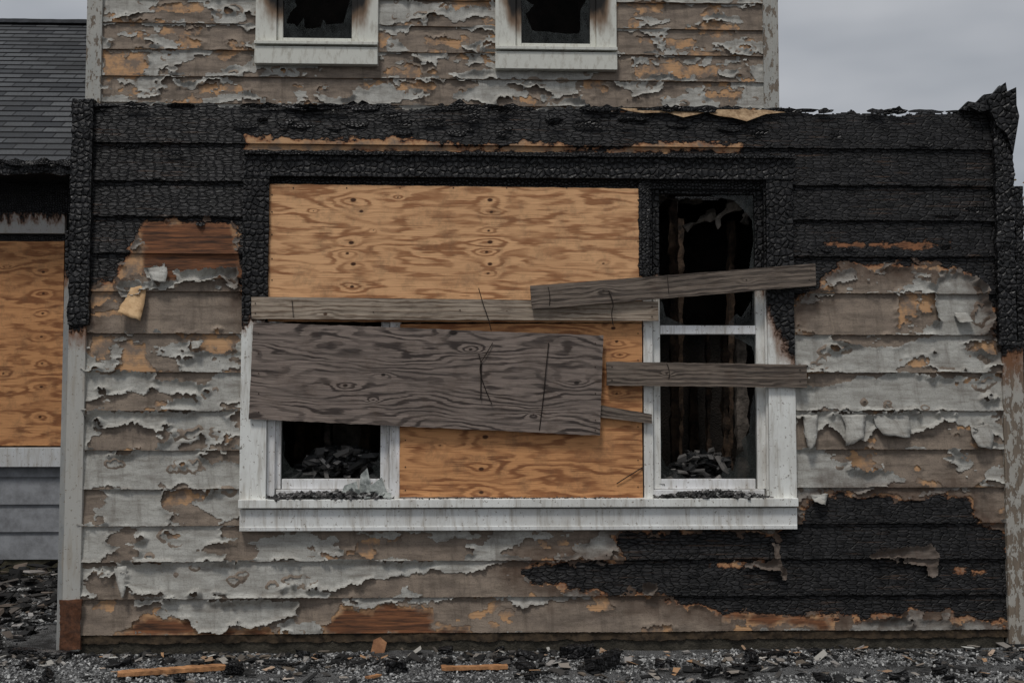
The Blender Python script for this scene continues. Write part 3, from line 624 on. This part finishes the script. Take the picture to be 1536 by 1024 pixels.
wire([(913,436),(922,455),(916,470),(920,488)], -.115, .003); wire([(1000,545),(1006,555),(1003,568)], -.078, .002); wire([(822,430),(826,442),(824,458)], -.115, .002); wire([(438,450),(440,476)], -.078, .002); wire([(1001,413),(1003,440)], -.115, .002)
wire([(925,725),(945,712),(965,700)], -.03, .003)
# ledge debris
def ledge(u0, u1, y0, y1, n, smin, smax, mat, name, hh=.022):
    P = []
    for _ in range(n):
        u = u0+(u1-u0)*rng.beta(2, 2); y = rng.uniform(y0, y1); P.append((X(u, 744, y), y, Zz(768, 748, -.09)+rng.uniform(.0, hh)*(1-abs(2*(u-u0)/(u1-u0)-1)**2)))
    return chunks(name, np.array(P), rng.uniform(smin, smax, n), mat, .5)
CR = mat_rnd('sill_ash', [(0, (.02,.02,.02,1)), (.5, (.07,.068,.065,1)), (.85, (.2,.19,.185,1)), (1, (.4,.4,.38,1))])
ledge(398, 592, -.085, .0, 800, .005, .024, CR, 'ash_debris', .04); ledge(980, 1158, -.085, .0, 800, .005, .022, CR, 'ash_debris', .04); ledge(600, 965, -.085, -.02, 160, .003, .011, CR, 'ash_debris', .004)
GS = mat_simple('glass_shard', C(150, 154, 150), C(86, 90, 88), 20, .15, .001)
P = np.array([(X(u, 735, -.04), -.05+rng.uniform(-.02, .02), Zz(u, v, -.04)) for u, v in [(525,738),(545,730),(560,736),(572,740),(552,744),(538,744),(520,744),(580,742)]])
chunks('glass_shards', P, rng.uniform(.03, .06, len(P)), GS, .12, None, .6, .8)
shardpoly('leaning_glass', [(538,745),(540,712),(550,702),(556,728),(572,716),(583,745)], -.03, GS, .003, -.25)
shardpoly('leaning_glass', [(510,745),(516,728),(534,722),(540,745)], -.05, GS, .003, -.35)
# ------------------------------------------------------------------ upper storey
YU = 3.0
z_a = Zz(245, 155, YU); ex = .232
zu = [z_a-ex*2+ex*k for k in range(0, 12)]
ul, ur = X(153, 100, YU), X(1145, 100, YU)
zsill = Zz(475, 98, YU)
holesU = [(X(388, 60, YU), X(562, 60, YU), zsill+.02, zsill+1.7), (X(748, 60, YU), X(920, 60, YU), Zz(832, 101, YU)+.02, zsill+1.7)]
siding('upper', ul, ur, zu, YU, .008, holesU, [], [[(160,86),(215,84),(222,100),(205,116),(162,116)], [(950,96),(1010,98),(1085,106),(1060,116),(960,110)], rect(680,3,730,8), rect(1050,40,1100,46), rect(960,8,990,16), rect(240,44,300,52), rect(640,60,700,66), rect(1000,62,1040,70), rect(600,128,650,134), rect(300,130,360,136), rect(1060,140,1110,146)], [], [], [],
       [(300,60,100,15,-.3),(650,60,60,20,-.4),(1050,60,60,20,-.5),(1000,20,80,15,-.3),(250,20,80,15,-.3)], gb=.0, tb=.34, seed=100, curl=1.1)
CB = mat_trim('upper_corner', white=(146, 146, 141), peel=.1)
box('upper_corner_board_left', (X(129, 80, YU-.04), YU-.04, 2.4), (ul+.005, YU+.08, 7.0), CB, house)
box('upper_corner_board_right', (ur-.005, YU-.04, 2.4), (X(1168, 80, YU-.04), YU+.08, 7.0), CB, house)
xU0, xU1 = X(131, 80, YU), X(1166, 80, YU)
box('upper_wall_core', (xU0, YU+.9, 0), (xU1, 9., 7.0), INT, house, 0)
for nm, a, b in (('side_wall_left', xU0, xU0+.05), ('side_wall_right', xU1-.05, xU1)): box(nm, (a, YU+.05, 0), (b, YU+.9, 7.0), mat_simple('side_siding', C(140,138,132), C(110,104,96)), house, 0)
for (u0, u1, vs, seed) in [(383, 567, 98, 21), (743, 925, 102, 22)]:
    y = YU-.045; zS = Zz((u0+u1)/2, vs, y); x0, x1 = X(u0, 60, y), X(u1, 60, y); zT = zS+1.85
    soot = M('sooty_trim_%d' % seed, .65); o = soot.xyz(); cxm = (x0+x1)/2
    dd = soot.math('ABSOLUTE', soot.math('SUBTRACT', o[0], cxm))
    half = (x1-x0)/2
    hm = soot.rng(o[2], zS+.22, zS+.6)
    f = soot.math('ADD', soot.math('MULTIPLY', soot.rng(dd, half-.14, half+.02, 1.15, 0), hm), soot.math('MULTIPLY', soot.math('SUBTRACT', soot.noise((7, 7, 2.5), 3, .6), .5), .9))
    base = soot.mix(soot.rng(soot.noise((20, 20, 8), 4, .7), .5, .7, 0, .6), C(188, 188, 180), C(146, 141, 130))
    col = soot.mix(soot.rng(f, .15, .7, smooth=True), base, C(112, 92, 74)); col = soot.mix(soot.rng(f, .55, 1.0, smooth=True), col, (.012, .011, .01, 1))
    soot.bump(soot.noise((60, 60, 15), 4), .001); soot = soot.done(col)
    cw = (u1-u0)*.17*10/FP
    box('upper_window_sill', (x0, y-.04, Zz(475, vs, y)), (x1, y+.1, Zz(475, vs-26, y)), soot, house, .004)
    box('upper_window_sill_cap', (x0-.0, y-.06, Zz(475, vs-28, y)+.002), (x1, y+.1, Zz(475, vs-33, y)+.002), soot, house, .004)
    zc0 = Zz(475, vs-33, y)+.004
    box('upper_casing', (x0, y, zc0), (x0+cw, y+.1, zT), soot, house); box('upper_casing', (x1-cw, y, zc0), (x1, y+.1, zT), soot, house)
    box('upper_casing_head', (x0, y, zT+.002), (x1, y+.1, zT+.16), soot, house)
    s1 = x0+cw+.001; s2 = x1-cw-.001; fw = .05; zf = zc0+.001
    for a, b, c, d in [(s1, s1+fw, zf, zT-.001), (s2-fw, s2, zf, zT-.001), (s1+fw+.001, s2-fw-.001, zf, zf+.05)]:
        box('upper_sash', (a, y+.03, c), (b, y+.09, d), soot, house, .004)
    glass_ring('upper_broken_glass', s1+fw, zf+.05, s2-fw, zf+.85, y+.055, (.09, .02, .03, .02), seed, m=34, jag=.12)
# roof over the upper storey
SH = M('asphalt_shingles', .85, .2)
br = SH.nt.nodes.new('ShaderNodeTexBrick'); SH.put(br.inputs['Vector'], SH.uv); br.inputs['Scale'].default_value = 1
br.inputs['Brick Width'].default_value = .26; br.inputs['Row Height'].default_value = .13; br.inputs['Mortar Size'].default_value = .006
br.inputs['Color1'].default_value = C(54, 56, 59); br.inputs['Color2'].default_value = C(90, 92, 94); br.inputs['Mortar'].default_value = (.01, .01, .012, 1)
colr = SH.mix(SH.rng(SH.noise(60, 3, .8, SH.uv), .4, .7, 0, .6), br.outputs[0], C(44, 45, 47)); colr = SH.mix(SH.rng(SH.noise(1.3, 3, .6, SH.uv), .4, .7, 0, .5), colr, C(50, 50, 50))
SH.bump(SH.math('MULTIPLY', br.outputs['Fac'], -1.), .004); SH = SH.done(colr)
def roof_plane(name, x0, x1, ye, ze, yr, zr, mat=SH, row=.13):
    L = math.hypot(yr-ye, zr-ze); n = int(L/row); V = []; Q = []; uv = []
    for i in range(n):
        for s_, lift in ((i/n, .010), ((i+1)/n, 0.)):
            yy = ye+(yr-ye)*s_; zz = ze+(zr-ze)*s_+lift
            V += [(x0, yy, zz), (x1, yy, zz)]; uv += [(0, s_*n*row-(.0001 if lift == 0 else -.0001)), (x1-x0, s_*n*row)]
        b = 4*i; Q.append((b, b+1, b+3, b+2))
        if i < n-1: Q.append((b+2, b+3, b+5, b+4))
    return mk(name, V, Q, mat, uv=uv, smooth=False, parent=house)
roof_plane('upper_roof', xU0-.3, xU1+.3, YU-.4, 6.95, 6., 9.2); roof_plane('upper_roof_back', xU0-.3, xU1+.3, 9.4, 6.95, 6., 9.2)
# ------------------------------------------------------------------ left wing
YW = 3.3; xw0 = -9.
ze = Zz(60, 243, YW-.45); 
th = math.radians(35)
for k in range(60):
    yr = YW-.45+.1*k
    if ze+(yr-(YW-.45))*math.tan(th) > Zz(60, 38, yr): break
zr = ze+(yr-(YW-.45))*math.tan(th)
xr_ = xU0-.01
roof_plane('wing_roof', xw0, xr_, YW-.45, ze, yr, zr); roof_plane('wing_roof_back', xw0, xr_, 2*yr-YW+.45, ze, yr, zr)
rough_box('wing_ridge_cap', (xw0, yr-.08, zr-.01), (xr_, yr+.08, zr+.03), .06, .0, mat_simple('ridge', C(70,72,76), C(50,52,54)), house, lump=.004)
rough_box('wing_fascia', (xw0, YW-.46, ze-.10), (xr_, YW-.43, ze-.012), .02, .004, CHAR, house, lump=.02)
rough_box('wing_gutter_char', (xw0, YW-.50, ze-.03), (xr_, YW-.47, ze+.012), .015, .006, CHARASH, house, lump=.02)
box('wing_soffit', (xw0, YW-.42, ze-.09), (xr_, YW, ze-.06), CHARF, house, 0)
box('wing_upper_wall', (xw0, YW, Zz(60, 362, YW)), (xr_, YW+.1, ze-.06), CHARF, house, 0)
TR = mat_trim('wing_head_trim', Zz(60, 322, YW), soft=.05, white=(150, 148, 145), brown=.1)
box('wing_window_head', (xw0+3, YW-.05, Zz(60, 350, YW-.05)), (X(97, 340, YW-.05), YW-.002, Zz(60, 318, YW-.05)), TR, house)
sheet('plywood_sheet', [(-230,362),(96,362),(93,668),(-230,668)], YW-.03, .014, PLY2, [(65,408,1.),(65,440,.9),(64,470,.9),(62,505,.9),(63,545,.8),(62,580,1.),(60,625,1.),(10,400,.5),(5,560,.8),(-100,450,1),(-110,550,1)], fs=(1.3, 6.), amp=1.6, slope=6., seed=22, res=.012)
box('wing_window_sill', (X(-240, 690, YW-.08), YW-.08, Zz(40, 700, YW-.08)), (X(92, 690, YW-.08), YW-.001, Zz(40, 671, YW-.08)), mat_trim('wing_sill', white=(182, 184, 185)), house)
zwb = Zz(60, 838, YW)
LS = mat_simple('wing_siding', C(128, 130, 133), C(100, 101, 103), 6, bump=.001)
zz0 = zwb
ztopw = Zz(40, 700, YW)
while zz0 < ztopw:
    z1 = min(zz0+.235, ztopw)
    V = [(xw0, YW-.022, zz0), (xr_, YW-.022, zz0), (xr_, YW-.002, z1), (xw0, YW-.002, z1), (xw0, YW, zz0), (xr_, YW, zz0)]
    mk('wing_siding', V, [(0, 1, 2, 3), (0, 4, 5, 1)], LS, smooth=False, parent=house); zz0 += .235
box('wing_core', (xw0, YW+.02, 0), (xr_, 2*yr-YW, ze-.1), INT, house, 0)
rough_box('wing_foundation', (xw0, YW-.01, -.2), (xr_, YW+.03, zwb-.002), .05, .003, mat_simple('wing_found', C(70,66,52), C(40,38,30)), house)
# ------------------------------------------------------------------ ground
gm = M('ground', .9, .2, flat=True)
gc = gm.ramp(gm.noise(140, 2, .8), [(.35, (.03,.03,.03,1)), (.5, (.12,.12,.12,1)), (.68, (.32,.32,.315,1))])
gc = gm.mix(gm.rng(gm.noise(2.2, 4, .7), .48, .62, 0, .85), gc, (.025, .024, .023, 1)); gm.bump(gm.math('ADD', gm.noise(90, 2, .8), gm.voro(70)), .01); gm = gm.done(gc)
nx, ny = 241, 121
A, Bq = np.meshgrid(np.sign(np.linspace(-1, 1, nx))*(np.abs(np.linspace(-1, 1, nx))**3*295+np.abs(np.linspace(-1, 1, nx))*5), np.sign(np.linspace(-1, 1, ny))*(np.abs(np.linspace(-1, 1, ny))**3*296+np.abs(np.linspace(-1, 1, ny))*4))
Zg = .018*fbm(A*1.3, Bq*1.3, 4, 200)*np.clip(1-np.hypot(A, Bq)/12, 0, 1)-.005
i = np.arange(A.size).reshape(A.shape)
mk('ground', np.stack([A, Bq, Zg], -1).reshape(-1, 3), np.stack([i[:-1, :-1], i[:-1, 1:], i[1:, 1:], i[1:, :-1]], -1).reshape(-1, 4), gm)
def gz(x, y): return .018*fbm(x*1.3, y*1.3, 4, 200)
n = 34000
gx = rng.uniform(-4., 4., n); gy = rng.uniform(-1.5, -.04, n); kk = fbm(gx*1.2, gy*2.4, 3, 210)+rng.uniform(-.15, .15, n) > -.22; gx, gy = gx[kk], gy[kk]
GR = mat_rnd('gravel_mat', [(0, (.03,.03,.03,1)), (.35, (.13,.13,.13,1)), (.7, (.30,.30,.295,1)), (1, (.58,.58,.56,1))])
chunks('gravel', np.stack([gx, gy, gz(gx, gy)+.001], -1), rng.uniform(.004, .013, len(gx)), GR, .7)
DB = mat_rnd('debris_mat', [(0, (.008,.008,.008,1)), (.55, (.02,.02,.02,1)), (.74, (.07,.065,.06,1)), (.88, (.16,.13,.10,1)), (.96, (.3,.28,.26,1)), (1, (.45,.43,.40,1))])
n = 2600
dx = rng.uniform(-4, 4, n); dyv = -np.abs(rng.normal(0, .45, n))-.02; kk = fbm(dx*1.1, dyv*2.2, 3, 215)+rng.uniform(-.3, .3, n) > -.08; dx, dyv = dx[kk], dyv[kk]; n = len(dx)
chunks('char_debris', np.stack([dx, dyv, gz(dx, dyv)+.008], -1), rng.uniform(.01, .06, n)*rng.uniform(.2, 1, n)**1.4, DB, .28, tilt=.3)
n = 46
dx = rng.uniform(-3.6, 3.6, n); dyv = rng.uniform(-1.0, -.05, n)
for i in range(n):
    s_ = rng.uniform(.02, .055); rough_box('charred_wood_chunk', (-s_*rng.uniform(.6, 1.5), -s_*.5, -s_*.35), (s_, s_*.5, s_*.35), .006, .003, CHAR, rot=(rng.normal(0, .3), rng.normal(0, .3), rng.uniform(0, 3.1)), pos=(dx[i], dyv[i], s_*.3+.01+float(gz(dx[i:i+1], dyv[i:i+1])[0])), lump=.010, seed=i)
n = 3000
dx = rng.uniform(-6.5, -2.75, n); dyv = rng.uniform(-1.2, 3.2, n)
DB2 = mat_rnd('debris_mixed', [(0, (.008,.008,.008,1)), (.5, (.025,.025,.025,1)), (.72, (.08,.075,.07,1)), (.87, (.18,.14,.11,1)), (.96, (.33,.31,.29,1)), (1, (.5,.48,.46,1))])
chunks('char_debris', np.stack([dx, dyv, rng.uniform(0, 1, n)**2*.14*np.clip(dyv/2+.4, .1, 1)+.01], -1), rng.uniform(.012, .12, n)*rng.uniform(.3, 1, n), DB2, .2, tilt=.35)
n = 7000
dx = rng.uniform(-6.5, -2.75, n); dyv = rng.uniform(-1.2, 3.2, n)
chunks('gravel', np.stack([dx, dyv, .004+gz(dx, dyv)], -1), rng.uniform(.008, .022, n), GR, .6)
for i in range(18):
    x, y = rng.uniform(-5.5, -3.0), rng.uniform(.2, 2.8); L = rng.uniform(.15, .5)
    rough_box('charred_lumber', (-L, -.03, -.02), (L, .03, .02), .02, .004, CHARASH if i % 2 else CHAR, rot=(0, rng.normal(0, .15), rng.uniform(0, 3.1)), pos=(x, y, .1+rng.uniform(0, .12)), lump=.01, seed=i)
def glog(u, v, L, w, rz, mat, h=None, name='charred_log', lump=.02, ry=0.):
    x, y = G(u, v); h = h or w
    rough_box(name, (-L/2, -w/2, -h/2), (L/2, w/2, h/2), .006, .005 if h == w else .001, mat, rot=(0, ry, rz), pos=(x, y, h/2+.012), lump=lump, seed=int(u))
glog(866, 988, .20, .06, .15, CHAR, lump=.014); glog(905, 1004, .24, .065, .75, CHAR, ry=-.05, lump=.014); glog(595, 1008, .11, .05, .1, CHAR, lump=.012); glog(215, 975, .09, .03, .3, CHAR); glog(350, 1012, .1, .05, 1., CHARASH); glog(1070, 1012, .12, .03, .5, CHAR); glog(455, 985, .1, .03, -.5, CHAR)
SC = mat_simple('fresh_lumber', C(172, 126, 86), C(114, 80, 54), 12, bump=.002)
glog(258, 1011, .56, .07, .28, SC, .022, 'lumber_scrap', .003); glog(712, 1006, .36, .05, .08, SC, .018, 'lumber_scrap', .004); glog(560, 1018, .09, .04, .9, SC, .01, 'lumber_scrap', .004)
glog(1120, 1003, .16, .05, -.3, CHARF, .012, 'lumber_scrap', .004); glog(1160, 985, .2, .04, .5, CHARASH, .015, 'lumber_scrap', .004); glog(60, 985, .4, .06, -.35, CHARASH, .03, 'lumber_scrap', .006)
glog(420, 1000, .2, .03, -.2, CHARF, .012, 'lumber_scrap', .004); glog(800, 1015, .22, .03, .3, CHARASH, .012, 'lumber_scrap', .004)
# torn siding chips at the foot of the wall
CHP = mat_rnd('paint_chip_mat', [(0, C(150,148,142)), (.5, C(116,106,96)), (.8, C(150,116,84)), (1, C(170,170,165))])
n = 130; dx = rng.uniform(-3.6, 3.6, n); dyv = -np.abs(rng.normal(0, .4, n))-.03
chunks('paint_chips', np.stack([dx, dyv, gz(dx, dyv)+.014], -1), rng.uniform(.015, .05, n), CHP, .06, tilt=.3)
TC = mat_simple('tan_chip', C(156,114,82), C(110,76,54))
shardpoly('leaning_bark_chip', [(556,978),(560,960),(570,956),(580,964),(576,980),(564,984)], -.06, TC, .004, -.2)
# ------------------------------------------------------------------ autumn tree beyond the right corner
tx, ty = X(1600, 500, 12.), 12.
tree = empty('autumn_tree')
BK = mat_simple('bark', (.05,.04,.03,1), (.10,.08,.06,1), 6, bump=.01)
def limb(p, q, r0, r1, nm):
    p, q = Vector(p), Vector(q); d = (q-p).normalized(); a = d.orthogonal().normalized(); b = d.cross(a); V = []; Q = []
    for s in range(5):
        c = p.lerp(q, s/4); r = r0+(r1-r0)*s/4
        for k in range(8): V.append(c+a*r*math.cos(k*.785)+b*r*math.sin(k*.785))
    for s in range(4):
        for k in range(8): Q.append((8*s+k, 8*s+(k+1) % 8, 8*s+8+(k+1) % 8, 8*s+8+k))
    mk(nm, [tuple(v) for v in V], Q, BK, parent=tree)
limb((tx, ty, 0), (tx+.1, ty, 2.4), .16, .11, 'trunk'); ends = []
for k in range(9):
    a = k*.7; e = (tx+1.3*math.cos(a)*rng.uniform(.6, 1.1), ty+1.3*math.sin(a), rng.uniform(2.6, 4.6)); limb((tx+.08, ty, 1.6+.1*k), e, .06, .02, 'limb'); ends.append(e)
ends = np.array(ends); n = 9000; c = ends[rng.integers(0, len(ends), n)]+rng.normal(0, .42, (n, 3)); d1 = rng.normal(0, 1, (n, 3)); d1 /= np.linalg.norm(d1, axis=1)[:, None]; d2 = np.cross(d1, rng.normal(0, 1, (n, 3))); d2 /= np.linalg.norm(d2, axis=1)[:, None]; s = rng.uniform(.025, .05, n)[:, None]
Vt = np.stack([c-d1*s, c+d2*s*.6, c+d1*s, c-d2*s*.6], 1).reshape(-1, 3)
mk('crown', Vt, np.arange(4*n).reshape(-1, 4), mat_rnd('leaves', [(0, (.10,.05,.015,1)), (.5, (.22,.12,.03,1)), (1, (.12,.11,.03,1))]), {'rnd': np.repeat(rng.uniform(0, 1, n), 4)}, smooth=False, parent=tree)
# ------------------------------------------------------------------ sky, sun, camera
w = bpy.data.worlds.new('World'); bpy.context.scene.world = w; w.use_nodes = True; nt = w.node_tree; nt.nodes.clear()
out = nt.nodes.new('ShaderNodeOutputWorld'); bg = nt.nodes.new('ShaderNodeBackground'); sky = nt.nodes.new('ShaderNodeTexSky')
sky.sky_type = 'NISHITA'; sky.sun_disc = False; sd = Vector((-.30, -.66, 1.3)).normalized()
sky.sun_elevation = math.asin(sd.z); sky.sun_rotation = math.atan2(sd.x, sd.y)
tc = nt.nodes.new('ShaderNodeTexCoord'); mp = nt.nodes.new('ShaderNodeMapping'); mp.inputs['Scale'].default_value = (1.2, 1.2, 3.2)
no = nt.nodes.new('ShaderNodeTexNoise'); no.inputs['Scale'].default_value = 2.2; no.inputs['Detail'].default_value = 4
cr = nt.nodes.new('ShaderNodeValToRGB'); cr.color_ramp.elements[0].position = .36; cr.color_ramp.elements[1].position = .64
cr.color_ramp.elements[0].color = (.35, .375, .415, 1); cr.color_ramp.elements[1].color = (.60, .615, .645, 1)
mul = nt.nodes.new('ShaderNodeVectorMath'); mul.operation = 'SCALE'; mul.inputs['Scale'].default_value = 8.3
mx = nt.nodes.new('ShaderNodeMix'); mx.data_type = 'RGBA'; mx.inputs[0].default_value = .95
L = nt.links.new
L(tc.outputs['Generated'], mp.inputs[0]); L(mp.outputs[0], no.inputs['Vector']); L(no.outputs['Fac'], cr.inputs[0]); L(cr.outputs[0], mul.inputs[0])
L(sky.outputs[0], mx.inputs[6]); L(mul.outputs[0], mx.inputs[7]); L(mx.outputs[2], bg.inputs[0]); bg.inputs[1].default_value = .1; L(bg.outputs[0], out.inputs[0])
sl = bpy.data.lights.new('sun', 'SUN'); sl.energy = 1.5; sl.angle = math.radians(12); sl.color = (1., .965, .92)
so = bpy.data.objects.new('sun', sl); so.rotation_euler = sd.to_track_quat('Z', 'Y').to_euler(); link(so)
cam = bpy.data.cameras.new('camera'); cam.lens = 36*FP/1536; cam.sensor_width = 36; cam.clip_end = 1000; cam.clip_start = .05
co = bpy.data.objects.new('camera', cam); co.location = CAM; co.rotation_euler = (math.pi/2+PITCH, 0, -YAW); link(co)
sc = bpy.context.scene; sc.camera = co; sc.view_settings.view_transform = 'Standard'; sc.view_settings.look = 'None'; sc.view_settings.exposure = 0
